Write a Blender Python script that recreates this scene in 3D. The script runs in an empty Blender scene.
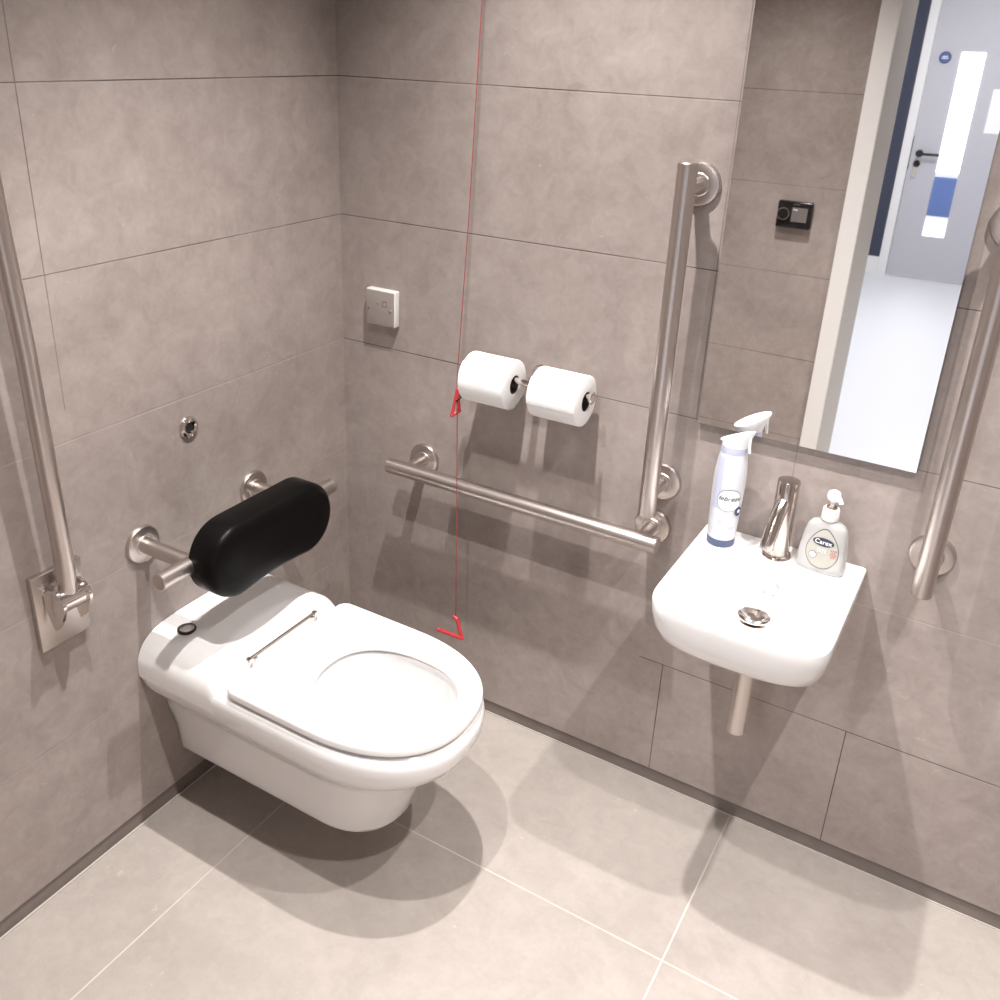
import bpy, bmesh, math, random
from mathutils import Vector, Matrix
random.seed(7)
PI = math.pi
C = bpy.context.scene.collection

# ------------------------------------------------------------------ materials
def new_mat(name):
    m = bpy.data.materials.new(name); m.use_nodes = True
    nt = m.node_tree
    return m, nt, nt.nodes['Principled BSDF']

def rgb(r, g, b):
    f = lambda c: (c/12.92 if c <= .04045 else ((c+.055)/1.055)**2.4)
    return (f(r/255), f(g/255), f(b/255), 1)

def plain(name, col, rough=.5, metal=0., spec=.5, noise=0., scale=30., bump=0., coat=0., emit=None, es=0., trans=0., sss=0.):
    m, nt, b = new_mat(name)
    b.inputs['Base Color'].default_value = col
    b.inputs['Roughness'].default_value = rough
    b.inputs['Metallic'].default_value = metal
    b.inputs['Specular IOR Level'].default_value = spec
    b.inputs['Coat Weight'].default_value = coat
    b.inputs['Transmission Weight'].default_value = trans
    b.inputs['Subsurface Weight'].default_value = sss
    if emit:
        b.inputs['Emission Color'].default_value = emit
        b.inputs['Emission Strength'].default_value = es
    if noise or bump:
        geo = nt.nodes.new('ShaderNodeNewGeometry')
        n = nt.nodes.new('ShaderNodeTexNoise'); n.inputs['Scale'].default_value = scale
        n.inputs['Detail'].default_value = 5
        nt.links.new(geo.outputs['Position'], n.inputs['Vector'])
        if noise:
            mx = nt.nodes.new('ShaderNodeMix'); mx.data_type = 'RGBA'
            mx.inputs['A'].default_value = tuple(c*(1-noise) for c in col[:3]) + (1,)
            mx.inputs['B'].default_value = tuple(min(1, c*(1+noise)) for c in col[:3]) + (1,)
            nt.links.new(n.outputs['Fac'], mx.inputs['Factor'])
            nt.links.new(mx.outputs['Result'], b.inputs['Base Color'])
        if bump:
            bp = nt.nodes.new('ShaderNodeBump'); bp.inputs['Strength'].default_value = bump
            bp.inputs['Distance'].default_value = .002
            nt.links.new(n.outputs['Fac'], bp.inputs['Height'])
            nt.links.new(bp.outputs['Normal'], b.inputs['Normal'])
    return m

def brushed(name, col, rough=.24, stretch=(1, 1, 1)):
    m, nt, b = new_mat(name)
    b.inputs['Base Color'].default_value = col
    b.inputs['Metallic'].default_value = 1
    geo = nt.nodes.new('ShaderNodeNewGeometry')
    n = nt.nodes.new('ShaderNodeTexNoise'); n.inputs['Scale'].default_value = 7; n.inputs['Detail'].default_value = 1
    nt.links.new(geo.outputs['Position'], n.inputs['Vector'])
    mr = nt.nodes.new('ShaderNodeMapRange')
    mr.inputs['To Min'].default_value = rough-.02; mr.inputs['To Max'].default_value = rough+.02
    nt.links.new(n.outputs['Fac'], mr.inputs['Value']); nt.links.new(mr.outputs['Result'], b.inputs['Roughness'])
    return m

def tile_mat(name, dark, light, grout, u_axis, lines, rows=None, grout_w=.0010, rough=.42, edge=None, pale=None, fade=None):
    """stone-look tile; lines: (axis, coordinate, lo, hi, weight) with lo/hi on the other axis; rows: (axis, pitch, offset)"""
    m, nt, b = new_mat(name)
    N, L = nt.nodes.new, nt.links.new
    geo = N('ShaderNodeNewGeometry'); sep = N('ShaderNodeSeparateXYZ'); L(geo.outputs['Position'], sep.inputs[0])
    def mth(op, a, bb=None, c=None):
        n = N('ShaderNodeMath'); n.operation = op
        for i, v in enumerate((a, bb, c)):
            if v is None: continue
            if isinstance(v, (int, float)): n.inputs[i].default_value = v
            else: L(v, n.inputs[i])
        return n.outputs[0]
    ax = {k: sep.outputs[i] for i, k in enumerate('XYZ')}
    def soft(d, w):
        mr = N('ShaderNodeMapRange'); mr.interpolation_type = 'SMOOTHSTEP'
        L(d, mr.inputs['Value']); mr.inputs['From Min'].default_value = w*.6; mr.inputs['From Max'].default_value = w*1.4
        mr.inputs['To Min'].default_value = 1; mr.inputs['To Max'].default_value = 0
        return mr.outputs['Result']
    masks = []; hi = None
    if rows:
        a, pitch, off = rows
        d = mth('PINGPONG', mth('SUBTRACT', ax[a], off-pitch*10), pitch/2)
        k = soft(d, grout_w)
        if fade:                       # row joints painted fainter where shade and blur hide them: (axis, below, z-limit, weight)
            fa, fx, fz, fw = fade
            z = mth('MULTIPLY', mth('LESS_THAN', ax[fa], fx), mth('LESS_THAN', ax['Z'], fz))
            k = mth('MULTIPLY', k, mth('SUBTRACT', 1, mth('MULTIPLY', z, 1-fw)))
        masks.append(k)
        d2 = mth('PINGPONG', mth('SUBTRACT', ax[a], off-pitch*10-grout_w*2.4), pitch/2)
        hi = soft(d2, grout_w*.9)  # painted highlight: paler line under each row joint, like a lit tile edge
    for a, v, oa, lo, hh, w in lines:
        d = mth('ABSOLUTE', mth('SUBTRACT', ax[a], v))
        k = soft(d, grout_w)
        k = mth('MULTIPLY', k, mth('GREATER_THAN', ax[oa], lo)); k = mth('MULTIPLY', k, mth('LESS_THAN', ax[oa], hh))
        masks.append(mth('MULTIPLY', k, w))
    g = masks[0]
    for k in masks[1:]: g = mth('MAXIMUM', g, k)
    gcol = None
    if pale:                           # painted light catch: joints from z lo to z hi pale, others dark
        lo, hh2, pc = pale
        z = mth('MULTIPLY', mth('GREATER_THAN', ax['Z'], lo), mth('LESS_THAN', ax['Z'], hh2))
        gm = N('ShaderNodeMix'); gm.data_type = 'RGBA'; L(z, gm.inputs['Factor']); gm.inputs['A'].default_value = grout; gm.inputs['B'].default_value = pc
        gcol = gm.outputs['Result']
    # mottled stone
    def noise(scale, detail=6, rgh=.6, dist=0., vec=None):
        n = N('ShaderNodeTexNoise'); n.inputs['Scale'].default_value = scale; n.inputs['Detail'].default_value = detail
        n.inputs['Roughness'].default_value = rgh; n.inputs['Distortion'].default_value = dist
        L(vec or geo.outputs['Position'], n.inputs['Vector']); return n.outputs['Fac']
    n1 = noise(3.2, 7, .62, .4); n2 = noise(22, 6, .65, .8); n3 = noise(90, 3, .6)
    s = mth('ADD', mth('MULTIPLY', n1, .5), mth('ADD', mth('MULTIPLY', n2, .38), mth('MULTIPLY', n3, .12)))
    mr = N('ShaderNodeMapRange'); L(s, mr.inputs['Value']); mr.inputs['From Min'].default_value = .36; mr.inputs['From Max'].default_value = .64
    mx = N('ShaderNodeMix'); mx.data_type = 'RGBA'; mx.inputs['A'].default_value = dark; mx.inputs['B'].default_value = light
    L(mr.outputs['Result'], mx.inputs['Factor'])
    # pale flecks and scuffs of the stone print
    fl = noise(34, 4, .75, 1.6)
    fr = N('ShaderNodeMapRange'); L(fl, fr.inputs['Value']); fr.inputs['From Min'].default_value = .65; fr.inputs['From Max'].default_value = .76
    fr.inputs['To Max'].default_value = .35
    mf = N('ShaderNodeMix'); mf.data_type = 'RGBA'; L(fr.outputs['Result'], mf.inputs['Factor'])
    L(mx.outputs['Result'], mf.inputs['A']); mf.inputs['B'].default_value = tuple(min(1, c*1.7) for c in light[:3])+(1,)
    last = mf.outputs['Result']
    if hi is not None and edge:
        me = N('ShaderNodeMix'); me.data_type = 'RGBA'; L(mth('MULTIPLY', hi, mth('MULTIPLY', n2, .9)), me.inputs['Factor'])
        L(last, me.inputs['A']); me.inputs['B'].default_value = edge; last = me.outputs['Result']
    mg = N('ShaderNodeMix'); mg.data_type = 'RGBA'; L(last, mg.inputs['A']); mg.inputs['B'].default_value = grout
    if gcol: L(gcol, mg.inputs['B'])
    vary = noise(2.3, 2, .5)
    vr = N('ShaderNodeMapRange'); L(vary, vr.inputs['Value']); vr.inputs['From Min'].default_value = .3; vr.inputs['From Max'].default_value = .62; vr.inputs['To Min'].default_value = .3
    L(mth('MULTIPLY', g, vr.outputs['Result']), mg.inputs['Factor'])
    L(mg.outputs['Result'], b.inputs['Base Color'])
    rr = N('ShaderNodeMapRange'); L(n2, rr.inputs['Value']); rr.inputs['To Min'].default_value = rough-.06; rr.inputs['To Max'].default_value = rough+.12
    L(rr.outputs['Result'], b.inputs['Roughness'])
    b.inputs['Specular IOR Level'].default_value = .35
    bp = N('ShaderNodeBump'); bp.inputs['Strength'].default_value = .35; bp.inputs['Distance'].default_value = .0015
    L(mth('SUBTRACT', mth('MULTIPLY', n2, .12), g), bp.inputs['Height']); L(bp.outputs['Normal'], b.inputs['Normal'])
    return m

WD, WL = (.258, .216, .197, 1), (.388, .334, .309, 1)
M = {}
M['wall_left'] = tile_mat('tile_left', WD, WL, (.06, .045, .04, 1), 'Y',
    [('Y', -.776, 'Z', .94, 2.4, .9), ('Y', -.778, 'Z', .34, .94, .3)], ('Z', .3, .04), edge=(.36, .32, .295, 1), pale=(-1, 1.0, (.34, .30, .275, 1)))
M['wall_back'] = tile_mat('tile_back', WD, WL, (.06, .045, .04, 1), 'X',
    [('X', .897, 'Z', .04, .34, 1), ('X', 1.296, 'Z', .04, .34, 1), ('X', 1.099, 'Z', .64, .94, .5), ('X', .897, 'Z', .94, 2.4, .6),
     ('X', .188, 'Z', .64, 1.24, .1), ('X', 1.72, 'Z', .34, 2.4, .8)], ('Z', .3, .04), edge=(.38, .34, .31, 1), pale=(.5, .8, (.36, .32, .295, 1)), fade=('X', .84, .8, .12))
M['wall_front'] = tile_mat('tile_front', WD, WL, (.1, .08, .07, 1), 'X', [('X', .2, 'Z', 0, 2.4, .5)], ('Z', .3, .0))
M['floor'] = tile_mat('tile_floor', (.325, .286, .258, 1), (.418, .373, .339, 1), (.60, .55, .50, 1), 'X',
    [('X', .218, 'Y', -3, 3, .8), ('X', 1.1, 'Y', -3, 3, 1), ('Y', -.433, 'X', -1, 5, .8), ('Y', -1.333, 'X', -1, 5, 1), ('X', 1.98, 'Y', -3, 3, 1)],
    None, grout_w=.0017, rough=.5)
M['skirt'] = plain('skirting_stone', (.19, .158, .143, 1), .5, noise=.25, scale=18)
M['ceil'] = plain('ceiling_paint', (.5, .48, .46, 1), .9, noise=.03)
M['ceramic'] = plain('white_ceramic', (.83, .82, .815, 1), .12, coat=.3, noise=.01, scale=4)
M['plastic'] = plain('white_plastic', (.80, .79, .785, 1), .28, noise=.01, scale=6)
M['switch'] = plain('white_switch_plastic', (.70, .68, .66, 1), .35, noise=.02, scale=8)
M['steel'] = brushed('brushed_steel', (.60, .545, .515, 1), .33)
M['chrome'] = brushed('polished_steel', (.72, .67, .64, 1), .14)
M['tapmetal'] = brushed('tap_nickel', (.62, .555, .515, 1), .18)
M['dark'] = plain('dark_hole', (.008, .007, .007, 1), .6, noise=.1)
M['black'] = plain('black_vinyl', (.004, .0035, .0035, 1), .34, spec=.08, noise=.15, scale=120, bump=.12)
M['blackp'] = plain('black_plastic', (.008, .007, .007, 1), .18, noise=.05)
M['paper'] = plain('tissue_paper', (.84, .835, .83, 1), .95, noise=.02, scale=80, bump=.25)
M['card'] = plain('roll_core_card', (.06, .05, .045, 1), .9, noise=.1)
M['red'] = plain('red_cord', rgb(150, 62, 64), .5, noise=.05, scale=200)
M['redp'] = plain('red_plastic', rgb(190, 54, 62), .35, noise=.04, scale=60)
M['navy'] = plain('navy_ink', rgb(48, 58, 98), .4, noise=.05)
M['blueband'] = plain('blue_print', rgb(66, 78, 108), .35, noise=.08, scale=150)
M['canwhite'] = plain('can_white', (.60, .612, .655, 1), .3, noise=.05, scale=60)
M['cannavy'] = plain('can_pale_blue', rgb(184, 188, 208), .3, noise=.06, scale=90)
M['labelw'] = plain('label_white', (.85, .85, .86, 1), .4, noise=.01)
M['greyink'] = plain('grey_ink', rgb(78, 80, 95), .5, noise=.05)
M['labelg'] = plain('label_beige', rgb(168, 166, 156), .4, noise=.04, scale=60)
M['soap'] = plain('frosted_bottle', (.68, .675, .665, 1), .2, trans=.5, noise=.01)
M['whitepaint'] = plain('white_gloss_paint', (.74, .725, .71, 1), .35, noise=.02)
M['cream'] = plain('cream_lining_paint', (.47, .425, .37, 1), .45, noise=.03)
M['cwall'] = plain('corridor_white_paint', (.78, .78, .8, 1), .8, noise=.02)
M['cnavy'] = plain('corridor_navy_paint', rgb(52, 56, 74), .7, noise=.04)
M['cfloor'] = plain('corridor_vinyl', (.70, .70, .73, 1), .5, noise=.05, scale=200)
M['doorgrey'] = plain('door_grey_laminate', (.47, .46, .495, 1), .5, noise=.03)
M['blue'] = plain('blue_wall_paint', rgb(80, 100, 148), .6, noise=.05)
M['lamp'] = plain('lamp_lens', (1, 1, 1, 1), .4, emit=(1, .95, .9, 1), es=12, noise=.01)
M['panel'] = plain('panel_light', (1, 1, 1, 1), .4, emit=(.93, .96, 1, 1), es=3, noise=.01)
M['skywin'] = plain('bright_daylight', (1, 1, 1, 1), .4, emit=(.97, .98, 1, 1), es=3, noise=.01)
m, nt, b = new_mat('mirror_silver')
b.inputs['Metallic'].default_value = 1; b.inputs['Roughness'].default_value = .015
nz = nt.nodes.new('ShaderNodeTexNoise'); nz.inputs['Scale'].default_value = 3
cr = nt.nodes.new('ShaderNodeMix'); cr.data_type = 'RGBA'
cr.inputs['A'].default_value = (.93, .93, .925, 1); cr.inputs['B'].default_value = (.95, .945, .94, 1)
nt.links.new(nz.outputs['Fac'], cr.inputs['Factor']); nt.links.new(cr.outputs['Result'], b.inputs['Base Color'])
M['mirror'] = m
M['mirroredge'] = plain('mirror_edge', (.16, .13, .115, 1), .3, noise=.05)
m, nt, b = new_mat('clear_glass')
b.inputs['Base Color'].default_value = (.97, .98, .99, 1); b.inputs['Roughness'].default_value = .02
b.inputs['Transmission Weight'].default_value = 1; b.inputs['IOR'].default_value = 1.1
M['glass'] = m

# ------------------------------------------------------------------ mesh helpers
def obj(name, bm, mat, parent=None, smooth=35, mats=None):
    bmesh.ops.recalc_face_normals(bm, faces=bm.faces[:])
    me = bpy.data.meshes.new(name); bm.to_mesh(me); bm.free()
    for mm in (mats or [mat]): me.materials.append(mm if not isinstance(mm, str) else M[mm])
    o = bpy.data.objects.new(name, me); C.objects.link(o)
    if smooth:
        for p in me.polygons: p.use_smooth = True
        me.set_sharp_from_angle(angle=math.radians(smooth))
    if parent: o.parent = parent
    return o

def tag(o, label, cat, group=None):
    o['label'] = label; o['category'] = cat
    if group: o['group'] = group
    return o

def thing(name, label, cat, loc=(0, 0, 0), group=None):
    o = bpy.data.objects.new(name, None); C.objects.link(o); o.location = loc
    o.empty_display_size = .05
    return tag(o, label, cat, group)

def struct(name, bm, mat, parent=None, smooth=0, mats=None):
    o = obj(name, bm, mat, parent, smooth, mats)
    if not parent: o['kind'] = 'structure'
    return o

def add_box(bm, lo, hi, bevel=0., seg=2):
    lo, hi = Vector(lo), Vector(hi)
    r = bmesh.ops.create_cube(bm, size=1, matrix=Matrix.Translation((lo+hi)/2) @ Matrix.Diagonal((*(hi-lo), 1)))
    if bevel:
        es = list({e for v in r['verts'] for e in v.link_edges})
        bmesh.ops.bevel(bm, geom=es, offset=bevel, segments=seg, profile=.5, affect='EDGES')
    return bm
def box(lo, hi, bevel=0., seg=2): return add_box(bmesh.new(), lo, hi, bevel, seg)

def frame_to(d):
    d = Vector(d).normalized()
    return d.to_track_quat('Z', 'Y').to_matrix().to_4x4()

def add_lathe(bm, prof, origin=(0, 0, 0), axis=(0, 0, 1), n=40, cap=True):
    Mx = Matrix.Translation(Vector(origin)) @ frame_to(axis)
    rings = []
    for r, h in prof:
        if r < 1e-6: rings.append([bm.verts.new(Mx @ Vector((0, 0, h)))])
        else: rings.append([bm.verts.new(Mx @ Vector((r*math.cos(2*PI*i/n), r*math.sin(2*PI*i/n), h))) for i in range(n)])
    for a, b in zip(rings, rings[1:]):
        if len(a) == 1 and len(b) == 1: continue
        for i in range(n):
            j = (i+1) % n
            if len(a) == 1: bm.faces.new((a[0], b[i], b[j]))
            elif len(b) == 1: bm.faces.new((a[i], a[j], b[0]))
            else: bm.faces.new((a[i], a[j], b[j], b[i]))
    if cap:
        for rr in (rings[0], rings[-1]):
            if len(rr) > 2: bm.faces.new(rr)
    return bm
def lathe(prof, origin=(0, 0, 0), axis=(0, 0, 1), n=40, cap=True): return add_lathe(bmesh.new(), prof, origin, axis, n, cap)

def add_rod(bm, a, b, r, bev=.0015, n=36):
    a, b = Vector(a), Vector(b); L = (b-a).length
    return add_lathe(bm, [(0, 0), (r-bev, 0), (r, bev), (r, L-bev), (r-bev, L), (0, L)], a, b-a, n)
def rod(a, b, r, bev=.0015, n=36): return add_rod(bmesh.new(), a, b, r, bev, n)

def add_tube(bm, pts, r, n=16, closed=False):
    pts = [Vector(p) for p in pts]; rings = []; k = len(pts)
    prev = None
    for i, p in enumerate(pts):
        if closed: t = (pts[(i+1) % k]-pts[i-1])
        else: t = pts[min(i+1, k-1)]-pts[max(i-1, 0)]
        t.normalize()
        if prev is None:
            up = Vector((0, 0, 1)) if abs(t.z) < .9 else Vector((1, 0, 0))
            u = t.cross(up).normalized()
        else: u = (prev - t*prev.dot(t)).normalized()
        prev = u; v = t.cross(u)
        rr = r(i/(k-1)) if callable(r) else r
        rings.append([bm.verts.new(p + (u*math.cos(2*PI*j/n)+v*math.sin(2*PI*j/n))*rr) for j in range(n)])
    m = k if closed else k-1
    for i in range(m):
        a, b = rings[i], rings[(i+1) % k]
        for j in range(n): bm.faces.new((a[j], a[(j+1) % n], b[(j+1) % n], b[j]))
    if not closed: bm.faces.new(rings[0]); bm.faces.new(rings[-1])
    return bm

def bez(p, n=14):
    p = [Vector(q) for q in p]; out = []
    for i in range(n+1):
        t = i/n; q = p[:]
        while len(q) > 1: q = [q[j].lerp(q[j+1], t) for j in range(len(q)-1)]
        out.append(q[0])
    return out

def loft(bm, rings, close_first=True, close_last=True, wrap=False):
    R = [[bm.verts.new(p) for p in r] for r in rings]; n = len(R[0])
    pairs = list(zip(R, R[1:])) + ([(R[-1], R[0])] if wrap else [])
    for a, b in pairs:
        for i in range(n): bm.faces.new((a[i], a[(i+1) % n], b[(i+1) % n], b[i]))
    if not wrap:
        if close_first: bm.faces.new(R[0])
        if close_last: bm.faces.new(R[-1])
    return bm

def resample(poly, n):
    """closed 2-D polygon resampled to n points, starting at poly[0]"""
    P = [Vector(p) for p in poly]; P.append(P[0]); d = [0]
    for a, b in zip(P, P[1:]): d.append(d[-1]+(b-a).length)
    out = []; j = 0
    for i in range(n):
        s = d[-1]*i/n
        while d[j+1] < s: j += 1
        t = (s-d[j])/max(d[j+1]-d[j], 1e-9); out.append(P[j].lerp(P[j+1], t))
    return out

def dshape(w, front, back, a, p=2.25, rb=0., n=120):
    """D outline: x = distance from the wall, y lateral; start at the middle of the back edge"""
    pts = [(back, 0)]
    if rb:
        for i in range(9):
            t = PI/2*i/8; pts.append((back+rb*(1-math.sin(t)), -(w-rb) - rb*(1-math.cos(t))) if False else (back+rb-rb*math.cos(t), -(w-rb)-rb*math.sin(t)))
    else: pts.append((back, -w))
    K = 44
    for i in range(K+1):
        t = -PI/2 + PI*i/K
        c, s = math.cos(t), math.sin(t)
        pts.append((front-a + a*abs(c)**(2/p), w*math.copysign(abs(s)**(2/p), s)))
    if rb:
        for i in range(9):
            t = PI/2*(1-i/8); pts.append((back+rb-rb*math.cos(t), (w-rb)+rb*math.sin(t)))
    else: pts.append((back, w))
    return resample(pts, n)

def sell(cx, cy, ax, ay, p=2., n=120):
    """super-ellipse starting at its rear (-x) point, running through -y"""
    pts = []
    for i in range(240):
        t = PI + 2*PI*i/240
        c, s = math.cos(t), math.sin(t)
        pts.append((cx+ax*math.copysign(abs(c)**(2/p), c), cy+ay*math.copysign(abs(s)**(2/p), s)))
    return resample(pts, n)

def text_mesh(s, size, font_shear=0., bold=0.):
    cu = bpy.data.curves.new('lettering', 'FONT'); cu.body = s; cu.size = size; cu.align_x = 'CENTER'; cu.align_y = 'CENTER'
    cu.shear = font_shear; cu.offset = bold
    o = bpy.data.objects.new('lettering', cu); C.objects.link(o)
    bpy.context.view_layer.update()
    dg = bpy.context.evaluated_depsgraph_get(); ev = o.evaluated_get(dg); me = ev.to_mesh()
    V = [v.co.copy() for v in me.vertices]; F = [tuple(p.vertices) for p in me.polygons]
    ev.to_mesh_clear(); bpy.data.objects.remove(o); bpy.data.curves.remove(cu)
    return V, F
def put_text(bm, s, size, fn, shear=0., bold=0.):
    V, F = text_mesh(s, size, shear, bold)
    vs = [bm.verts.new(fn(v.x, v.y)) for v in V]
    for f in F:
        try: bm.faces.new([vs[i] for i in f])
        except ValueError: pass
    return bm

# ------------------------------------------------------------------ the room
W, D, H = 2.32, 1.66, 2.40          # room size; camera stands in the doorway of the front wall
DX0, DX1, DY = .880, 1.80, 1.98     # door opening and the far side of the thick front wall
S = .04
T = .12
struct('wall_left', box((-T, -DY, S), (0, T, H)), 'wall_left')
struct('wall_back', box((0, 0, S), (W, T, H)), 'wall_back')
struct('wall_right', box((W, -DY, 0), (W+T, T, H)), 'wall_front')
struct('baseboard_back', box((-.0, .004, 0), (W, T, S)), 'skirt')
struct('baseboard_left', box((-T, -D, 0), (-.004, T, S)), 'skirt')
struct('floor', box((-T, -DY+.15, -.05), (W+T, T, 0)), 'floor')
struct('ceiling', box((-T, -DY, H), (W+T, T, H+.1)), 'ceil')
bm = box((0, -D, 0), (.003, 0, .003)); add_box(bm, (0, .001, 0), (W, .0035, .003))
struct('trim_5', bm, plain('pale_floor_sealant', (.50, .46, .42, 1), .5, noise=.05))
bm = box((0, -DY, 0), (DX0-.02, -D, H)); add_box(bm, (DX1+.02, -DY, 0), (W, -D, H)); add_box(bm, (DX0-.02, -DY, 2.1), (DX1+.02, -D, H))
struct('wall_front', bm, 'wall_front')
# door lining (cream) and white architrave on the room side
bm = box((DX0-.02, -DY, 0), (DX0, -D, 2.1)); add_box(bm, (DX1, -DY, 0), (DX1+.02, -D, 2.1)); add_box(bm, (DX0-.02, -DY, 2.08), (DX1+.02, -D, 2.1))
struct('trim_1', bm, 'cream')
bm = box((DX0-.06, -D, 0), (DX0, -D+.014, 2.14), .003); add_box(bm, (DX1, -D, 0), (DX1+.06, -D+.014, 2.14), .003); add_box(bm, (DX0, -D, 2.08), (DX1, -D+.014, 2.14), .003)
struct('trim_2', bm, 'whitepaint')

# the corridor behind the camera, seen in the mirror
CX0, CX1, CY = -.6, 2.5, 6.28
struct('floor_corridor', box((CX0-T, -9.85, -.05), (CX1+T, -DY+.15, 0)), 'cfloor')
struct('ceiling_corridor', box((CX0-T, -9.85, H), (CX1+T, -DY, H+.1)), 'ceil')
struct('wall_corridor_left', box((CX0-T, -9.85, 0), (CX0, -DY, H)), 'cwall')
struct('wall_corridor_right', box((CX1, -9.85, 0), (CX1+T, -DY, H)), 'cwall')
bm = box((CX0, -DY, 0), (-T, -DY+.1, H))
add_box(bm, (W+T, -DY, 0), (CX1, -DY+.1, H))
struct('wall_corridor_near', bm, 'cwall')
LX0, LX1 = .425, 1.345              # far door leaf
bm = box((CX0, -CY-.1, 0), (LX0-.065, -CY, H)); add_box(bm, (LX1+.065, -CY-.1, 0), (CX1, -CY, H)); add_box(bm, (LX0-.065, -CY-.1, 2.11), (LX1+.065, -CY, H))
struct('wall_corridor_end', bm, 'cnavy')
bm = box((CX0, -CY, 0), (LX0-.065, -CY+.015, .135), .003); add_box(bm, (LX1+.065, -CY, 0), (CX1, -CY+.015, .135), .003)
struct('baseboard_corridor_end', bm, 'whitepaint')
bm = box((LX0-.065, -CY-.1, 0), (LX0, -CY+.02, 2.11), .003); add_box(bm, (LX1, -CY-.1, 0), (LX1+.065, -CY+.02, 2.11), .003); add_box(bm, (LX0, -CY-.1, 2.05), (LX1, -CY+.02, 2.11), .003)
struct('trim_3', bm, 'whitepaint')
# far door: grey leaf with a tall glazed slot
VX0, VX1, VZ0, VZ1 = .625, .785, .335, 1.645
dy0, dy1 = -CY-.045, -CY
bm = bmesh.new()
for lo, hi in (((LX0+.004, dy0, .008), (VX0, dy1, 2.045)), ((VX1, dy0, .008), (LX1-.004, dy1, 2.045)), ((VX0, dy0, .008), (VX1, dy1, VZ0)), ((VX0, dy0, VZ1), (VX1, dy1, 2.045))):
    add_box(bm, lo, hi)
door = struct('door_1', bm, 'doorgrey')
obj('vision_glass', box((VX0, dy0+.018, VZ0), (VX1, dy0+.026, VZ1)), 'glass', door, 0)
hx, hz = LX0+.065, .935
bm = lathe([(0, 0), (.027, 0), (.027, .008), (.012, .010), (.012, .045), (0, .045)], (hx, dy1, hz), (0, 1, 0), 24)
add_rod(bm, (hx, dy1+.045, hz), (hx+.145, dy1+.045, hz), .0095, n=16)
h = obj('door_handle', bm, 'blackp', door); h['label'] = 'black lever handle'
bm = lathe([(0, 0), (.025, 0), (.025, .009), (0, .009)], (hx-.005, dy1, hz-.075), (0, 1, 0), 24)
h = obj('lock_escutcheon', bm, 'blackp', door); h['label'] = 'black round lock cover'
h = obj('key_tag', box((hx-.028, dy1+.006, hz-.175), (hx+.004, dy1+.012, hz-.10), .002), 'cream', door); h['label'] = 'cream tag under the lock'
obj('lock_forend', box((LX0+.001, dy1-.03, hz-.12), (LX0+.006, dy1+.003, hz+.12)), 'blackp', door)
sx, sz = .525, 1.605
bm = lathe([(0, 0), (.040, 0), (.040, .003), (0, .003)], (sx, dy1, sz), (0, 1, 0), 32)
sg = obj('door_sign', bm, 'blue', door); sg['label'] = 'round blue door sign with dark rim'
bm = lathe([(.033, .0032), (.041, .0032), (.041, .0045), (.033, .0045)], (sx, dy1, sz), (0, 1, 0), 32, cap=False)
obj('sign_rim', bm, 'navy', sg)
bm = bmesh.new(); add_box(bm, (sx-.018, dy1+.0035, sz+.004), (sx+.018, dy1+.0042, sz+.010)); add_box(bm, (sx-.022, dy1+.0035, sz-.008), (sx+.022, dy1+.0042, sz-.002))
obj('sign_marks', bm, 'labelw', sg, 0)
tag(obj('paper_notice', box((.885, dy1, 1.11), (1.095, dy1+.002, 1.41)), 'labelw', None, 0),
    'white paper notice on the grey corridor door, at the mirror\'s right edge', 'notice')
# bright room beyond the far door
struct('wall_end', box((CX0-T, -9.85, 0), (CX1+T, -9.75, H)), 'cwall')
struct('trim_4', box((CX0, -9.75, 0), (CX1, -9.72, .41)), 'blue')
win = struct('window_1', box((CX0+.1, -9.75, .46), (CX1-.1, -9.735, 2.2)), 'skywin')

# ------------------------------------------------------------------ lamps
def lamp_at(name, loc, energy, size=math.radians(100), blend=1., rad=.018, col=(1, .965, .94), parent=None):
    li = bpy.data.lights.new(name, 'SPOT'); li.energy = energy; li.spot_size = size; li.spot_blend = blend
    li.shadow_soft_size = rad; li.color = col
    o = bpy.data.objects.new(name, li); C.objects.link(o); o.location = loc
    if parent: o.parent = parent; o.location = Vector(loc)-parent.location
    return o
PW = [((.66, -.49), 162), ((.66, -1.03), 122), ((1.66, -.49), 122), ((1.66, -1.03), 108)]
where = ['above the toilet side, by the back wall', 'above the toilet side, by the doorway wall', 'above the basin side, by the back wall', 'above the basin side, by the doorway wall']
for ((x, y), e), wr in zip(PW, where):
    t = thing('ceiling_downlight', 'round recessed ceiling downlight '+wr, 'downlight', (x, y, H), 'recessed ceiling downlights')
    o = obj('trim_ring', lathe([(.030, -.001), (.045, -.001), (.045, -.004), (.040, -.007), (.032, -.006), (.030, -.001)], n=36, cap=False), 'whitepaint', t)
    o = obj('lamp_lens', lathe([(0, -.001), (.030, -.001), (.030, -.003), (0, -.003)], n=36), 'lamp', t)
    lamp_at('lamp', (x, y, H-.012), e, parent=t)
for i, y in enumerate((-2.9, -4.9)):
    t = thing('ceiling_panel_light', 'square white ceiling panel light in the corridor, '+('nearer' if i == 0 else 'further from')+' the washroom', 'ceiling light', (.95, y, H), 'corridor panel lights')
    obj('frame', box((-.31, -.31, -.012), (.31, .31, 0), .003), 'whitepaint', t)
    obj('diffuser', box((-.285, -.285, -.014), (.285, .285, -.012)), 'panel', t, 0)
    li = bpy.data.lights.new('panel_lamp', 'AREA'); li.shape = 'SQUARE'; li.size = .56; li.energy = 37; li.color = (.96, .97, 1)
    o = bpy.data.objects.new('panel_lamp', li); C.objects.link(o); o.parent = t; o.location = (0, 0, -.02)
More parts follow.
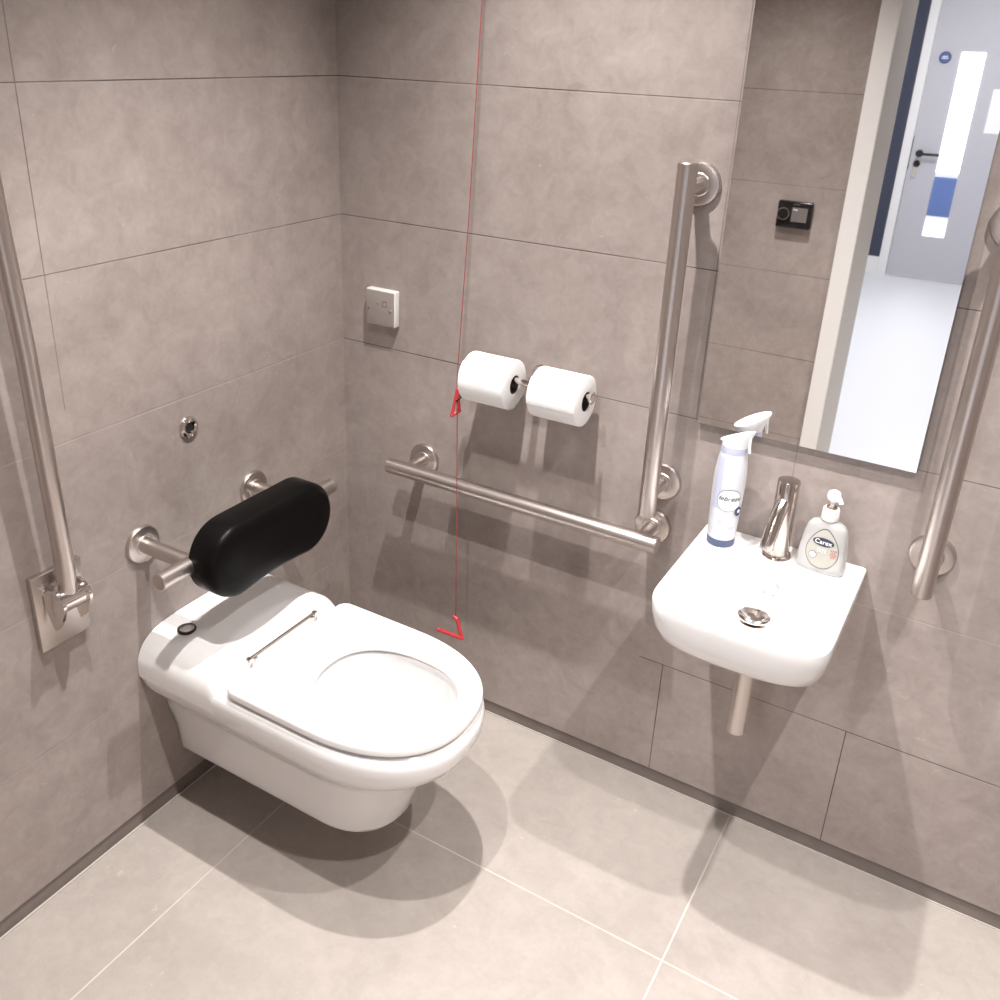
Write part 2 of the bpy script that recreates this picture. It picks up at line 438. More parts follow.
t = thing('ceiling_panel_light', 'square white ceiling panel light in the room beyond the corridor door', 'ceiling light', (.95, -8.6, H), 'corridor panel lights')
obj('frame', box((-.31, -.31, -.012), (.31, .31, 0), .003), 'whitepaint', t)
obj('diffuser', box((-.285, -.285, -.014), (.285, .285, -.012)), 'panel', t, 0)
li = bpy.data.lights.new('panel_lamp', 'AREA'); li.shape = 'SQUARE'; li.size = .56; li.energy = 60; li.color = (.95, .97, 1)
o = bpy.data.objects.new('panel_lamp', li); C.objects.link(o); o.parent = t; o.location = (0, 0, -.02)

# ------------------------------------------------------------------ toilet
TY = -.507
t = thing('toilet', 'white wall-hung toilet with a long bowl and open seat, no lid', 'toilet', (0, TY, 0))
def R3(o2, z): return [Vector((p.x, p.y, z)) for p in o2]
rings = []
for z, w, f, a in ((.118, .094, .51, .12), (.121, .104, .532, .13), (.135, .109, .542, .135), (.20, .118, .561, .15), (.26, .130, .580, .165), (.290, .140, .600, .18),
                   (.308, .154, .628, .20), (.325, .171, .660, .22), (.345, .184, .680, .238), (.370, .192, .693, .248), (.395, .1935, .696, .250),
                   (.410, .191, .692, .248), (.418, .186, .685, .245), (.421, .178, .676, .24)):
    rings.append(R3(dshape(w, f, .001, a), z))
for z, cx, ax, ay in ((.421, .502, .156, .133), (.417, .502, .150, .127), (.405, .502, .152, .129), (.36, .502, .150, .124), (.30, .495, .125, .100), (.25, .48, .09, .07), (.225, .47, .05, .042), (.22, .465, .02, .02)):
    rings.append(R3(sell(cx, 0, ax, ay, 2.2), z))
o = obj('bowl', loft(bmesh.new(), rings), 'ceramic', t, 50)
# raised rear deck with the flush button: a sculpted top surface over a skirt
bm = bmesh.new(); NX, NY = 60, 70; HW = .1933; XM = .268
def smooth(v): v = min(1, max(0, v)); return v*v*(3-2*v)
def hw_at(x): return HW - .010*smooth((x-.205)/.06)
def deck_h(x, y):
    f = max(0, 1-(abs(y)/hw_at(x))**4.6)**(1/2.6)
    xe = .150 + .045*min(1, (y/.155)**2)
    return .386 + (.031 + .057*(1-smooth((x-xe)/.060)))*f
grid = []
for i in range(NX+1):
    x = .001 + (XM-.001)*i/NX
    row = []
    for j in range(NY+1):
        u = -1+2*j/NY; u = math.copysign(1-(1-abs(u))**1.8, u); y = hw_at(x)*u
        row.append(bm.verts.new((x, y, deck_h(x, y))))
    grid.append(row)
for i in range(NX):
    for j in range(NY): bm.faces.new((grid[i][j], grid[i+1][j], grid[i+1][j+1], grid[i][j+1]))
base = {}
for i in range(NX+1):
    for j in range(NY+1):
        if i in (0, NX) or j in (0, NY): v = grid[i][j].co; base[i, j] = bm.verts.new((v.x, v.y, .375))
loop = [(i, 0) for i in range(NX+1)] + [(NX, j) for j in range(1, NY+1)] + [(i, NY) for i in range(NX-1, -1, -1)] + [(0, j) for j in range(NY-1, 0, -1)]
for k in range(len(loop)):
    a, b2 = loop[k], loop[(k+1) % len(loop)]
    bm.faces.new((grid[a[0]][a[1]], base[a], base[b2], grid[b2[0]][b2[1]]))
obj('rear_deck', bm, 'ceramic', t, 40)
# seat ring
Z0, Z1 = .4255, .447
rs = []
for z, d in ((Z0, .003), (Z0+.003, 0), (Z1-.007, 0), (Z1-.003, .002), (Z1-.0008, .005), (Z1, .010)):
    rs.append(R3(dshape(.187-d, .690-d, .240+d, .250-d, 2.3, rb=.022), z))
for z, d in ((Z1, .010), (Z1-.002, .004), (Z1-.006, .001), (Z0+.004, 0), (Z0, .003)):
    rs.append(R3(sell(.498, 0, .145+d, .118+d, 2.3), z))
obj('seat', loft(bmesh.new(), rs, wrap=True), 'plastic', t, 40)
# hinge rod with two end blocks
bm = rod((.232, -.110, .4565), (.232, .104, .4565), .0045, .001, 20)
hg = obj('seat_hinge', bm, 'chrome', t); hg['label'] = 'slim chrome hinge rod across the back of the seat'
for s in (-1, 1):
    bm = box((.227, -.003+s*.1-.0045, .440), (.238, -.003+s*.1+.0045, .4615), .0012)
    add_rod(bm, (.238, -.003+s*.087, .446), (.238, -.003+s*.087, .4575), .004, .0005, 16)
    obj('hinge_block', bm, 'chrome', hg)
zt = deck_h(.066, .118)
bm = lathe([(.0110, 0), (.0165, 0), (.0165, .0025), (.0155, .004), (.0120, .004), (.0110, .003), (.0110, 0)], (.066, -.112, zt-.001), n=36, cap=False)
fb = obj('flush_button', bm, 'chrome', t); fb['label'] = 'round chrome flush button set in the deck'
obj('button_core', lathe([(0, 0), (.0110, 0), (.0110, .003), (.0095, .0045), (0, .005)], (.066, -.112, zt-.001), n=30), 'plastic', fb)  # white colour stands in for the ceiling's reflection in chrome
bm = lathe([(.0155, 0), (.0195, 0), (.0195, .0035), (.0155, .0046)], (.066, -.112, zt-.0005), n=36, cap=False)
obj('button_ring', bm, 'dark', fb)
o = obj('cap', lathe([(0, 0), (.006, 0), (.0055, .002), (0, .003)], (.110, .115, deck_h(.11, .115)-.0005), n=20), 'ceramic', t)

# ------------------------------------------------------------------ grab rails
RR = .0183
FL = [(0, 0), (.0405, 0), (.0405, .004), (.038, .0085), (.034, .010), (.0215, .010), (.0195, .012), (0, .012)]
def grab_rail(name, label, origin, along, out, length, fix, off=.08, group='stainless grab rails', r=RR):
    """along: rail direction, out: away from the wall; fix: flange distances from origin"""
    along, out = Vector(along), Vector(out)
    t = thing(name, label, 'grab rail', origin, group)
    obj('bar', rod(along*(-length/2)+out*off, along*(length/2)+out*off, r, .002), 'steel', t)
    for f in fix:
        obj('arm', rod(along*f+out*.010, along*f+out*(off-.004), .0135, .001), 'steel', t)
        fl = obj('flange', lathe(FL, along*f, out, 48), 'steel', t)
    return t
grab_rail('horizontal_grab_rail', 'horizontal stainless grab rail beside the toilet, under the toilet rolls', (.5345, 0, .679), (1, 0, 0), (0, -1, 0), .683, (-.29, .30))
grab_rail('vertical_grab_rail', 'vertical stainless grab rail between toilet rolls and mirror', (.8445, 0, 1.091), (0, 0, 1), (0, -1, 0), .697, (-.303, .303))
grab_rail('vertical_grab_rail', 'vertical stainless grab rail right of the mirror, cut off by the photo edge', (1.367, 0, 1.084), (0, 0, 1), (0, -1, 0), .697, (-.30, .30), .074)
# folded-up hinged support rail on the toilet wall
t = thing('hinged_support_rail', 'folded-up hinged stainless support rail on a square wall plate, at left edge', 'grab rail', (0, -.852, .640), 'stainless grab rails')
obj('wall_plate', box((0, -.0515, -.0775), (.014, .0515, .0775), .0015), 'steel', t)
zb = .03
bm = rod((.045, -.030, zb), (.045, .021, zb), .0225, .001, 40)
for s in (-1, 1):
    add_box(bm, (.010, s*.018-.005, zb-.018), (.043, s*.018+.005, zb+.02))
obj('hinge_barrel', bm, 'chrome', t)
for s in (-1, 1):                      # tear-drop cheeks either side of the barrel
    pts = []
    for i in range(49):
        a = math.radians(-20 + 215*i/48); pts.append((.045+.0285*math.cos(a), zb+.0285*math.sin(a)))
    pts += [(p.x, p.z) for p in bez([(pts[-1][0], 0, pts[-1][1]), (.020, 0, zb-.030), (.036, 0, zb-.060)], 8)[1:]]
    pts += [(p.x, p.z) for p in bez([(.036, 0, zb-.060), (.058, 0, zb-.045), (pts[0][0], 0, pts[0][1])], 8)[1:-1]]
    y0, y1 = (-.0345, -.0285) if s < 0 else (.0195, .0255)
    bm = bmesh.new()
    A = [bm.verts.new((p[0], y0, p[1])) for p in pts]; B = [bm.verts.new((p[0], y1, p[1])) for p in pts]
    bm.faces.new(A); bm.faces.new(B)
    for i in range(len(A)): bm.faces.new((A[i], A[(i+1) % len(A)], B[(i+1) % len(A)], B[i]))
    obj('hinge_cheek', bm, 'chrome', t, 30)
obj('stop_tab', box((.012, .012, .040), (.022, .032, .094), .0035), 'steel', t)
bm = add_tube(bmesh.new(), [(.045, -.004, zb), (.052, -.006, .12), (.060, -.018, .50), (.060, -.027, .70), (.060, -.032, .86)], .0168, 28)
obj('support_bar', bm, 'steel', t)

# ------------------------------------------------------------------ padded backrest rail
t = thing('padded_support_rail', 'black padded backrest on a stainless rail above the toilet deck', 'support rail', (0, -.496, .671))
XB = .143
obj('bar', rod((XB, -.240, .002), (XB, .262, .002), .0172, .0015), 'steel', t)
for s in (-.157, .157):
    obj('arm', rod((.010, s, 0), (XB-.004, s, .001), .0162, .001), 'steel', t)
    obj('flange', lathe(FL, (0, s, 0), (1, 0, 0), 48), 'steel', t)
def stadium(hl, hh, waist=.0, n=96):
    pts = []
    for i in range(33): a = -PI/2+PI*i/32; pts.append((hl-hh+hh*math.cos(a), hh*math.sin(a)))
    for i in range(1, 12): u = 1-2*i/12; pts.append((u*(hl-hh), hh))
    for i in range(33): a = PI/2+PI*i/32; pts.append((-(hl-hh)+hh*math.cos(a), hh*math.sin(a)))
    for i in range(1, 12): u = -1+2*i/12; pts.append((u*(hl-hh), -hh+waist*(1-u*u)))
    return resample(pts, n)
bm = bmesh.new(); rs = []
for x, d in ((XB-.004, .014), (XB-.003, .005), (XB+.003, 0), (XB+.052, 0), (XB+.060, .0025), (XB+.066, .008), (XB+.069, .016), (XB+.070, .045)):
    rs.append([Vector((x, p.x+.009, p.y-.001)) for p in stadium(.178-d, .080-d, .007)])
loft(bm, rs)
p = obj('backrest_pad', bm, 'black', t, 50); p['label'] = 'black vinyl backrest pad with rounded ends'

# ------------------------------------------------------------------ flush sensor on the toilet wall
t = thing('flush_sensor', 'small round chrome sensor with black centre on the wall above the backrest', 'sensor', (0, -.507, .875))
obj('chrome_ring', lathe([(.0115, .003), (.012, .006), (.0165, .008), (.0215, .006), (.024, .002), (.024, 0), (.0115, 0)], axis=(1, 0, 0), n=40, cap=False), 'chrome', t)
obj('sensor_eye', lathe([(0, 0), (.0118, 0), (.0118, .0035), (0, .0035)], axis=(1, 0, 0), n=6), 'dark', t)

# ------------------------------------------------------------------ white box by the corner
t = thing('wall_switch_box', 'square white wall box with a blank screwed face, near the corner', 'wall box', (.1275, 0, 1.0415))
obj('back_box', box((-.0415, -.020, -.043), (.0415, 0, .043), .004, 3), 'switch', t)
fp = obj('face_plate', box((-.039, -.0235, -.0405), (.039, -.0195, .0405), .0015, 3), plain('grey_face', (.30, .262, .24, 1), .4, noise=.04), t)
for s in (-1, 1):
    bm = lathe([(0, 0), (.0034, 0), (.0030, .0012), (0, .0014)], (s*.0305, -.0235, -.0035), (0, -1, 0), 18)
    sc = obj('screw', bm, 'chrome', fp)
    obj('screw_slot', box((s*.0305-.0022, -.0252, -.004), (s*.0305+.0022, -.0248, -.003)), 'dark', sc, 0)
bm = bmesh.new()
for dx, dz, w, hh in ((.014, .018, .013, .0022), (.014, .006, .013, .0022), (.0085, .012, .002, .010), (.0195, .012, .002, .010), (-.006, .010, .008, .0015)):
    add_box(bm, (dx-w/2, -.0240, dz-hh/2), (dx+w/2, -.0234, dz+hh/2))
o = obj('moulded_symbol', bm, plain('moulded_grey', (.22, .19, .17, 1), .5, noise=.05), fp, 0)

# ------------------------------------------------------------------ toilet rolls and their double holder
HY, HZ, RC = -.073, .962, .952
t = thing('toilet_roll_holder', 'chrome double toilet roll holder carrying two white rolls', 'toilet roll holder', (.548, 0, HZ))
obj('bar', rod((-.155, HY, 0), (.150, HY, 0), .0075, .0012, 24), 'chrome', t)
obj('post', rod((0, 0, 0), (0, HY, 0), .008, .001, 24), 'chrome', t)
obj('wall_rose', lathe([(0, 0), (.022, 0), (.022, .005), (.019, .008), (0, .008)], (0, 0, 0), (0, -1, 0), 32), 'chrome', t)
for s, x in ((-1, -.155), (1, .150)):
    obj('end_stop', lathe([(0, -.003), (.0125, -.003), (.0135, -.001), (.0135, .003), (.012, .0045), (0, .0045)], (x, HY, 0), (s, 0, 0), 28), 'chrome', t)
bm = add_tube(bmesh.new(), bez([(-.140, HY, -.004), (-.150, HY-.01, -.05), (-.148, HY-.02, -.062), (-.157, HY-.03, -.066)], 12), .0032, 12)
obj('hook', bm, plain('dark_chrome', (.10, .085, .08, 1), .2, metal=1, noise=.05), t)
def roll(x0, x1, label, flap):
    cx = (x0+x1)/2; hw = (x1-x0)/2; Ro = .0535; Ri = .0205
    t = thing('toilet_roll', label, 'toilet roll', (cx, HY, RC), 'toilet rolls')
    prof = [(Ri+.0006, -hw), (Ro-.004, -hw), (Ro-.001, -hw+.0015), (Ro, -hw+.004), (Ro, hw-.004), (Ro-.001, hw-.0015), (Ro-.004, hw), (Ri+.0006, hw)]
    bm = add_lathe(bmesh.new(), prof + [prof[0]], (0, 0, 0), (1, 0, 0), 64, cap=False)
    obj('paper_roll', bm, 'paper', t, 50)
    pr = [(Ri, -hw+.001), (Ri, hw-.001), (Ri-.0014, hw-.001), (Ri-.0014, -hw+.001), (Ri, -hw+.001)]
    obj('cardboard_core', add_lathe(bmesh.new(), pr, (0, 0, 0), (1, 0, 0), 40, cap=False), 'card', t)
    bm = bmesh.new(); r = []
    for i in range(22):                # loose end of the sheet lying on the roll
        a = math.radians(40 + flap*i/21); rr = Ro+.0004
        r.append([Vector((x, -rr*math.cos(a - PI/2 + PI/2) if False else -math.sin(a)*rr, math.cos(a)*rr)) for x in (-hw+.001, hw-.001)] +
                 [Vector((x, -math.sin(a)*(rr+.0011), math.cos(a)*(rr+.0011))) for x in (hw-.001, -hw+.001)])
    loft(bm, r)
    obj('loose_sheet', bm, 'paper', t, 40)
roll(.410, .520, 'left toilet roll on the double holder, beside the red cord', 150)
roll(.576, .687, 'right toilet roll on the double holder, nearer the vertical rail', 62)

# ------------------------------------------------------------------ red emergency pull cord
t = thing('emergency_pull_cord', 'thin red emergency pull cord with red triangular handles, hanging by the corner', 'pull cord', (.44, -.105, H))
def P(x, y, z): return Vector((x, y, z))-Vector((.44, -.105, H))
pts = [P(.447, -.105, H), P(.4265, -.103, 1.684), P(.411, -.101, 1.30), P(.3925, -.100, .955), P(.3925, -.100, .90), P(.396, -.102, .86), P(.404, -.1045, .60), P(.409, -.105, .341)]
obj('cord', add_tube(bmesh.new(), pts, .0010, 8), 'red', t)
obj('ceiling_pull', lathe([(0, 0), (.04, 0), (.04, -.018), (.034, -.024), (.006, -.026), (0, -.026)], P(.447, -.105, H), (0, 0, 1), 32), 'switch', t)
def bar3(bm, a, b, r=.0036): return add_tube(bm, [a, Vector(a).lerp(Vector(b), .5), b], r, 10)
# upper handle: seen edge-on, looped over the holder's hook
bm = bmesh.new()
a, b2, c = P(.393, -.099, .922), P(.386, -.108, .862), P(.3955, -.092, .870)
for p, q in ((a, b2), (b2, c), (c, a)): bar3(bm, p, q)
for p in (a, b2, c): bmesh.ops.create_icosphere(bm, subdivisions=2, radius=.0044, matrix=Matrix.Translation(p))
o = obj('upper_handle', bm, 'redp', t, 60); o['label'] = 'upper red triangular handle hooked beside the left roll'
bm = bmesh.new()
a, b2, c = P(.412, -.105, .338), P(.430, -.108, .290), P(.386, -.145, .320)
for p, q in ((P(.405, -.105, .341), a), (a, b2), (b2, c)): bar3(bm, p, q, .0048)
for p in (P(.405, -.105, .341), a, b2, c): bmesh.ops.create_icosphere(bm, subdivisions=2, radius=.0052, matrix=Matrix.Translation(p))
o = obj('lower_handle', bm, 'redp', t, 60); o['label'] = 'lower red angled handle near the floor'

# ------------------------------------------------------------------ mirror
MX0, MX1, MZ0, MZ1 = .904, 1.310, .938, 1.95
t = thing('wall_mirror', 'tall frameless wall mirror above the small basin', 'mirror', (MX0, 0, MZ0))
w, hh = MX1-MX0, MZ1-MZ0
obj('backing', box((0, -.0125, 0), (w, 0, hh)), 'mirroredge', t, 0)
obj('mirror_glass', box((.0006, -.0136, .0008), (w-.0006, -.0127, hh-.001)), 'mirror', t, 0)

# ------------------------------------------------------------------ basin
BX, BZ = 1.107, .72
t = thing('wash_basin', 'small white wall-hung hand basin under the mirror', 'basin', (BX, 0, 0))
def RB(o2, z): return [Vector((p.y, -p.x, z)) for p in o2]   # outline (depth, lateral) -> world axes
rings = []
for z, w, d, a, pp in ((.586, .06, .215, .08, 2.4), (.588, .088, .248, .09, 2.6), (.596, .114, .280, .10, 2.8), (.612, .135, .312, .10, 3.2), (.634, .149, .336, .10, 3.6), (.660, .1545, .347, .10, 4),
                       (.690, .1575, .3545, .10, 4.3), (.712, .1585, .356, .10, 4.4), (.718, .1577, .355, .10, 4.4), (.720, .1555, .353, .10, 4.4)):
    rings.append(RB(dshape(w, d, .001, a, pp), z))
for z, w, d0, d1, pp in ((.7202, .146, .103, .340, 5), (.7185, .143, .106, .337, 5), (.712, .140, .109, .334, 5), (.690, .134, .113, .328, 4.5), (.668, .124, .118, .318, 4), (.654, .108, .126, .30, 3.4), (.648, .08, .138, .27, 2.8), (.646, .05, .15, .235, 2.2), (.645, .02, .17, .20, 2)):
    rings.append(RB(sell((d0+d1)/2, 0, (d1-d0)/2, w, pp), z))
obj('basin_body', loft(bmesh.new(), rings), 'ceramic', t, 45)
bm = lathe([(.0125, 0), (.0145, .0015), (.0165, .0005), (.0165, -.001), (.0125, -.001)], (.010, -.1145, .681), (0, -.97, .24), 28, cap=False)
obj('overflow_ring', bm, 'chrome', t)
pl = obj('drain_seat', lathe([(0, 0), (.031, 0), (.031, .003), (.027, .004), (0, .004)], (.002, -.182, .6445), n=36), 'chrome', t)
bm = lathe([(0, .0), (.026, .0), (.0315, .003), (.0325, .006), (.030, .0085), (.02, .011), (0, .0125)], (.002, -.182, .6545), (0, -.10, 1), 40)
add_rod(bm, (.002, -.182, .646), (.002, -.182, .657), .006, .0005, 16)
o = obj('waste_plug', bm, 'chrome', pl); o['label'] = 'domed chrome click waste plug'
bm = rod((.005, -.180, .386), (.005, -.180, .600), .0185, .002, 36)
add_rod(bm, (.005, -.180, .574), (.005, -.180, .590), .0235, .002, 36)
o = obj('waste_pipe', bm, 'steel', t); o['label'] = 'brushed metal waste pipe below the basin'

# tap
t = thing('basin_tap', 'brushed nickel pillar tap on the basin between spray can and soap', 'tap', (1.104, -.050, BZ+.0004))
bm = lathe([(0, 0), (.0275, 0), (.0285, .002), (.027, .0055), (.0235, .007), (.0225, .010), (.0215, .04), (.0208, .120), (.0208, .1595), (.0198, .1615), (0, .1625)], n=48)
obj('tap_body', bm, 'tapmetal', t)
bm = add_tube(bmesh.new(), bez([(.0, -.004, .124), (-.003, -.022, .114), (-.007, -.040, .086), (-.009, -.050, .060), (-.010, -.053, .036)], 20), .0135, 28)
obj('spout', bm, 'tapmetal', t, 50)

# ------------------------------------------------------------------ air-freshener can
t = thing('air_freshener', 'tall white and blue air freshener spray on the basin\'s left rear corner', 'spray can', (.996, -.062, BZ+.0004))
CP = [(0, 0), (.0255, 0), (.0265, .002), (.0265, .016), (.0272, .018), (.0285, .05), (.0302, .10), (.0308, .135), (.0300, .160), (.0272, .185), (.0248, .197), (.0245, .200)]
def rad(z):
    for (r0, z0), (r1, z1) in zip(CP[1:], CP[2:]):
        if z0 <= z <= z1 and z1 > z0: return r0+(r1-r0)*(z-z0)/(z1-z0)
    return CP[-1][0]
obj('can_body', lathe(CP + [(0, .200)], n=56), 'canwhite', t)
bm = lathe([(.0266, .0015), (.0271, .002), (.0271, .0165), (.0266, .017)], n=56, cap=False)
obj('base_band', bm, 'blueband', t)
CA = math.radians(-68)                       # direction the printed front faces
def on_can(u, z, e=.0005):
    a = CA + u/rad(z); r = rad(z)+e
    return Vector((r*math.cos(a), r*math.sin(a), z))
def can_patch(cx, cz, ax, az, e, n=40, p=2.3):
    bm = bmesh.new(); ctr = bm.verts.new(on_can(cx, cz, e)); rs = []
    for k in (.5, 1):
        rs.append([bm.verts.new(on_can(cx+k*ax*math.copysign(abs(math.cos(2*PI*i/n))**(2/p), math.cos(2*PI*i/n)), cz+k*az*math.copysign(abs(math.sin(2*PI*i/n))**(2/p), math.sin(2*PI*i/n)), e)) for i in range(n)])
    for i in range(n):
        bm.faces.new((ctr, rs[0][i], rs[0][(i+1) % n])); bm.faces.new((rs[0][i], rs[1][i], rs[1][(i+1) % n], rs[0][(i+1) % n]))
    return bm
bm = bmesh.new()                              # pale blue sleeve down the can's left side
n = 14; cols = [[bm.verts.new(on_can(-.034+.016*i/n, .085+.105*j/10, .0004)) for j in range(11)] for i in range(n+1)]
for i in range(n):
    for j in range(10): bm.faces.new((cols[i][j], cols[i+1][j], cols[i+1][j+1], cols[i][j+1]))
obj('blue_sleeve', bm, 'cannavy', t)
lb = obj('front_label', can_patch(.001, .106, .0225, .0235, .0010), 'navy', t); lb['label'] = 'oval white label with dark script lettering'
obj('label_field', can_patch(.001, .106, .0214, .0224, .0014), 'labelw', lb)
bm = put_text(bmesh.new(), 'febreze', .0138, lambda x, y: on_can(.001+x, .110+y, .0019), .3, .00015); obj('lettering', bm, 'greyink', lb, 0)
bm = put_text(bmesh.new(), 'air mist', .0055, lambda x, y: on_can(-.001+x, .098+y, .0019)); obj('small_lettering', bm, 'greyink', lb, 0)
bd = obj('round_badge', can_patch(.022, .082, .0075, .0095, .0022), 'navy', t); bd['label'] = 'small navy round badge'
obj('badge_mark', can_patch(.0225, .083, .0032, .004, .0027), 'labelw', bd)
bm = can_patch(-.010, .058, .005, .003, .0008); bm2 = can_patch(.012, .045, .006, .0035, .0008)
obj('printed_petal', bm, 'cannavy', t); obj('printed_petal', bm2, 'cannavy', t)
bm = lathe([(0, .199), (.0250, .199), (.0252, .203), (.0246, .208), (.0246, .212), (0, .212)], n=48)
o = obj('neck_collar', bm, 'cannavy', t); o['label'] = 'pale blue collar under the trigger head'
# trigger head: slanted oval cap with a short trigger
ang = math.radians(-20)
HX = Vector((math.cos(ang), math.sin(ang), 0)); HYv = Vector((-HX.y, HX.x, 0))
bm = bmesh.new(); rs = []
for k, (dz0, sx_, sy_, tilt) in enumerate(((.2075, .0240, .0240, 0), (.217, .0256, .0242, .10), (.225, .0305, .0244, .32), (.229, .0335, .0240, .46), (.2325, .0340, .0226, .50), (.2335, .0295, .0196, .50), (.2340, .016, .010, .50))):
    rs.append([HX*(sx_*math.cos(2*PI*i/48)+.003*min(k, 3)/3) + HYv*(sy_*math.sin(2*PI*i/48)) + Vector((0, 0, dz0+tilt*sx_*math.cos(2*PI*i/48))) for i in range(48)])
loft(bm, rs)
hd = obj('spray_head', bm, 'labelw', t, 45)
bm = add_tube(bmesh.new(), [HX*.030+Vector((0, 0, .236)), HX*.031+Vector((0, 0, .222)), HX*.034+Vector((0, 0, .205))], lambda u: .0042-.0018*u, 12)
obj('trigger', bm, 'labelw', hd)

# ------------------------------------------------------------------ soap pump bottle
t = thing('soap_dispenser', 'clear hand soap pump bottle on the basin\'s right rear corner', 'soap bottle', (1.188, -.055, BZ+.0004))
t.rotation_euler = (0, 0, math.radians(-4))
BP = [(.0, .0425, .0185), (.004, .0448, .0200), (.012, .0452, .0205), (.035, .0438, .0205), (.055, .0418, .0198), (.070, .0400, .0190), (.084, .0375, .0178), (.093, .0345, .0160), (.099, .0285, .0145), (.103, .0200, .0132), (.106, .0135, .0125), (.112, .0130, .0125)]
PB = 3.0
def bdim(z):
    for (z0, w0, d0), (z1, w1, d1) in zip(BP, BP[1:]):
        if z0 <= z <= z1: k = (z-z0)/(z1-z0); return w0+(w1-w0)*k, d0+(d1-d0)*k
    return BP[-1][1:]
rs = [[Vector((p.x, p.y, z)) for p in sell(0, 0, w, d, PB if z < .1 else 2.2, 64)] for z, w, d in BP]
obj('bottle_body', loft(bmesh.new(), rs), 'soap', t, 50)
def on_bot(x, z, e=.0006):
    w, d = bdim(z); k = max(0, 1-(abs(x)/w)**PB)**(1/PB)
    return Vector((x, -d*k-e, z))
def drop(sc, e, cz=.045):
    bm = bmesh.new(); n = 48; ctr = bm.verts.new(on_bot(.002, cz, e)); rs = []
    for k in (.33, .66, 1):
        r = []
        for i in range(n):
            a = 2*PI*i/n; x = .0265*sc*math.cos(a); z = math.sin(a)*.030*sc
            if z > 0: x *= 1-.30*(z/(.030*sc))**2; z *= 1.42
            r.append(bm.verts.new(on_bot(.002+x*k, cz+z*k, e)))
        rs.append(r)
    for i in range(n):
        j = (i+1) % n; bm.faces.new((ctr, rs[0][i], rs[0][j]))
        for a, b2 in zip(rs, rs[1:]): bm.faces.new((a[i], b2[i], b2[j], a[j]))
    return bm
lb = obj('front_label', drop(1.13, .0005), 'greyink', t); lb['label'] = 'drop-shaped beige label with a dark name badge'
obj('label_field', drop(1.085, .0009), 'labelg', lb)
def bot_ell(cx, cz, ax, az, e, n=36):
    bm = bmesh.new(); c0 = bm.verts.new(on_bot(cx, cz, e)); rs = []
    for k in (.5, 1): rs.append([bm.verts.new(on_bot(cx+k*ax*math.cos(2*PI*i/n), cz+k*az*math.sin(2*PI*i/n), e)) for i in range(n)])
    for i in range(n):
        j = (i+1) % n; bm.faces.new((c0, rs[0][i], rs[0][j])); bm.faces.new((rs[0][i], rs[1][i], rs[1][j], rs[0][j]))
    return bm
bd = obj('name_badge', bot_ell(.002, .0665, .0195, .0085, .0016), plain('badge_navy', rgb(44, 46, 72), .3, noise=.05), lb)
bm = put_text(bmesh.new(), 'Carex', .0125, lambda x, y: on_bot(.002+x, .0665+y, .0022), 0, .0001); obj('lettering', bm, 'labelw', bd, 0)
obj('round_emblem', bot_ell(-.013, .037, .0070, .0070, .0014), 'greyink', lb)
obj('emblem_field', bot_ell(-.013, .037, .0058, .0058, .0019), 'labelw', lb)
bm = bmesh.new()
for i in range(4):
    for j in range(2 if i % 2 else 3):
        q = bot_ell(.0185+.0042*j+(.002 if i % 2 else 0), .0545-.0048*i, .0013, .0013, .0019, 10)
        me = bpy.data.meshes.new('dot'); q.to_mesh(me); q.free(); bm.from_mesh(me); bpy.data.meshes.remove(me)
o = obj('red_dots', bm, 'redp', lb, 0)
bm = bmesh.new()
for i in range(4): add_box(bm, (-.006+.0045*i, on_bot(0, .05).y-.0018, .045+.001*(i % 2)), (-.0045+.0045*i, on_bot(0, .05).y-.0008, .053))
obj('white_marks', bm, 'labelw', lb, 0)
obj('screw_collar', lathe([(0, .107), (.0150, .107), (.0162, .109), (.0150, .128), (.0135, .1305), (0, .1305)], n=40), 'plastic', t)
obj('pump_ring', lathe([(.0075, .130), (.0098, .130), (.0098, .133), (.0075, .134)], n=32, cap=False), plain('bronze_shade', (.20, .12, .08, 1), .4, noise=.05), t)
bm = rod((0, 0, .129), (0, 0, .148), .0048, .0005, 20)
obj('pump_stem', bm, 'plastic', t)
bm = lathe([(0, .146), (.0095, .146), (.0118, .150), (.0122, .156), (.0105, .162), (.006, .1648), (0, .1655)], n=36)
add_tube(bm, bez([(0, 0, .157), (.010, -.008, .158), (.016, -.014, .154), (.018, -.016, .149)], 10), .0042, 12)
obj('pump_head', bm, 'labelw', t, 50)

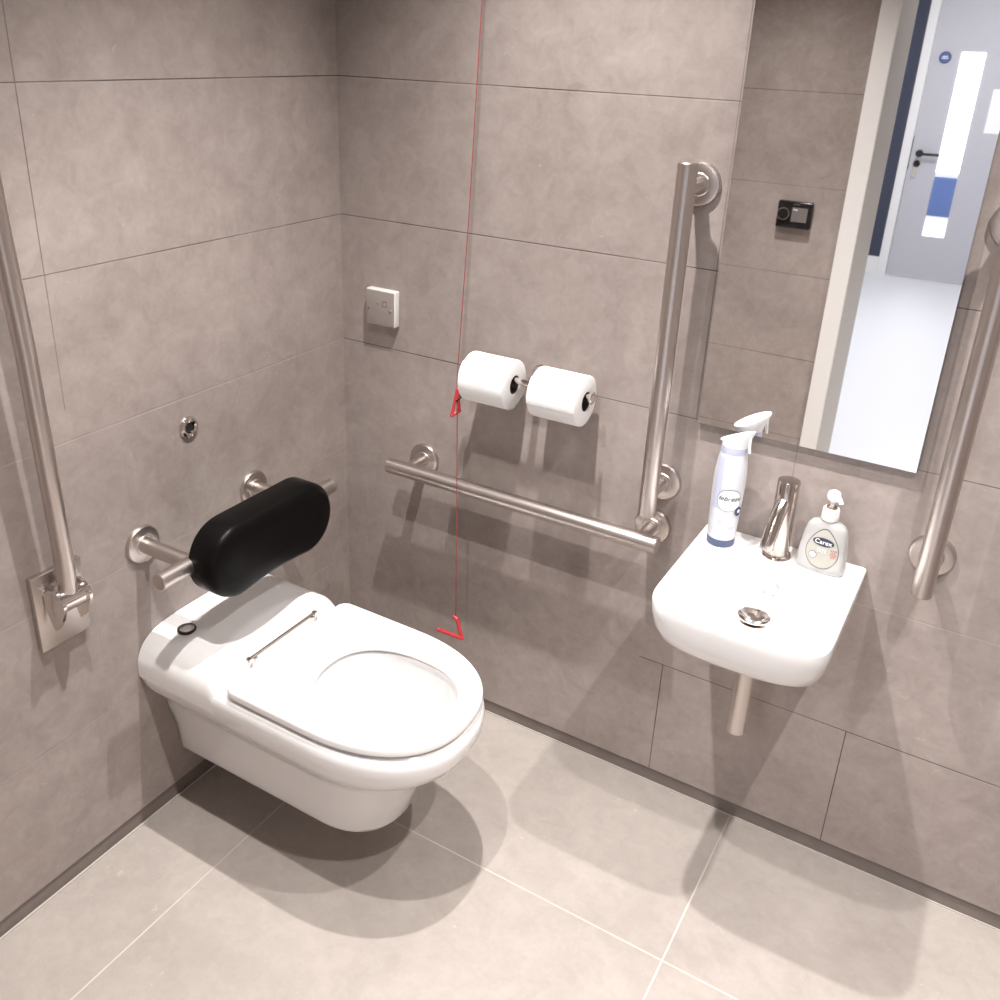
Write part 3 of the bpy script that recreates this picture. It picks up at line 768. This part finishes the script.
# ------------------------------------------------------------------ thermostat on the doorway wall (seen in the mirror)
t = thing('wall_thermostat', 'black thermostat with round dial and grey screen, reflected in the mirror', 'thermostat', (.667, -D, 1.105))
obj('housing', box((-.058, 0, -.045), (.058, .024, .045), .005, 3), 'blackp', t)
bm = lathe([(.0185, .0245), (.0205, .0245), (.0205, .0275), (.0185, .0275)], (-.036, 0, .002), (0, 1, 0), 36, cap=False)
dl = obj('dial', lathe([(0, .024), (.0185, .024), (.0185, .030), (.017, .032), (0, .032)], (-.036, 0, .002), (0, 1, 0), 36), 'blackp', t)
obj('dial_ring', bm, 'chrome', dl)
o = obj('screen', box((-.008, .0243, -.022), (.044, .0252, .026)), plain('grey_screen', (.17, .15, .15, 1), .25, noise=.08, scale=10), t, 0); o['label'] = 'grey display screen'
bm = box((-.003, .0253, .016), (.0, .0256, .021)); add_box(bm, (.003, .0253, .016), (.010, .0256, .020))
obj('screen_digits', bm, 'labelw', o, 0)
obj('maker_mark', box((-.006, .0241, .035), (.016, .0245, .038)), 'greyink', t, 0)

# ------------------------------------------------------------------ world, camera, colour
wd = bpy.data.worlds.new('World'); bpy.context.scene.world = wd; wd.use_nodes = True
wd.node_tree.nodes['Background'].inputs[0].default_value = (.8, .85, .9, 1)
wd.node_tree.nodes['Background'].inputs[1].default_value = .3
cam = bpy.data.cameras.new('Camera'); co = bpy.data.objects.new('Camera', cam); C.objects.link(co)
right = Vector((0.85527251, 0.51708388, 0.03366298)); down = Vector((0.23175402, -0.32360593, -0.91737085)); fwd = Vector((-0.46346414, 0.7924036, -0.39660752))
mw = Matrix(((right.x, -down.x, -fwd.x, 1.39736445), (right.y, -down.y, -fwd.y, -1.7155995), (right.z, -down.z, -fwd.z, 1.62780054), (0, 0, 0, 1)))
co.matrix_world = mw
cam.sensor_fit = 'HORIZONTAL'; cam.sensor_width = 36; cam.lens = 36*930.04/1000
cam.shift_x = (500-478.9)/1000; cam.shift_y = (439.07-500)/1000
cam.clip_start = .02
sc = bpy.context.scene; sc.camera = co
vs = sc.view_settings; vs.view_transform = 'Standard'; vs.look = 'None'; vs.gamma = 1; vs.use_curve_mapping = False
vs.exposure = 0.0
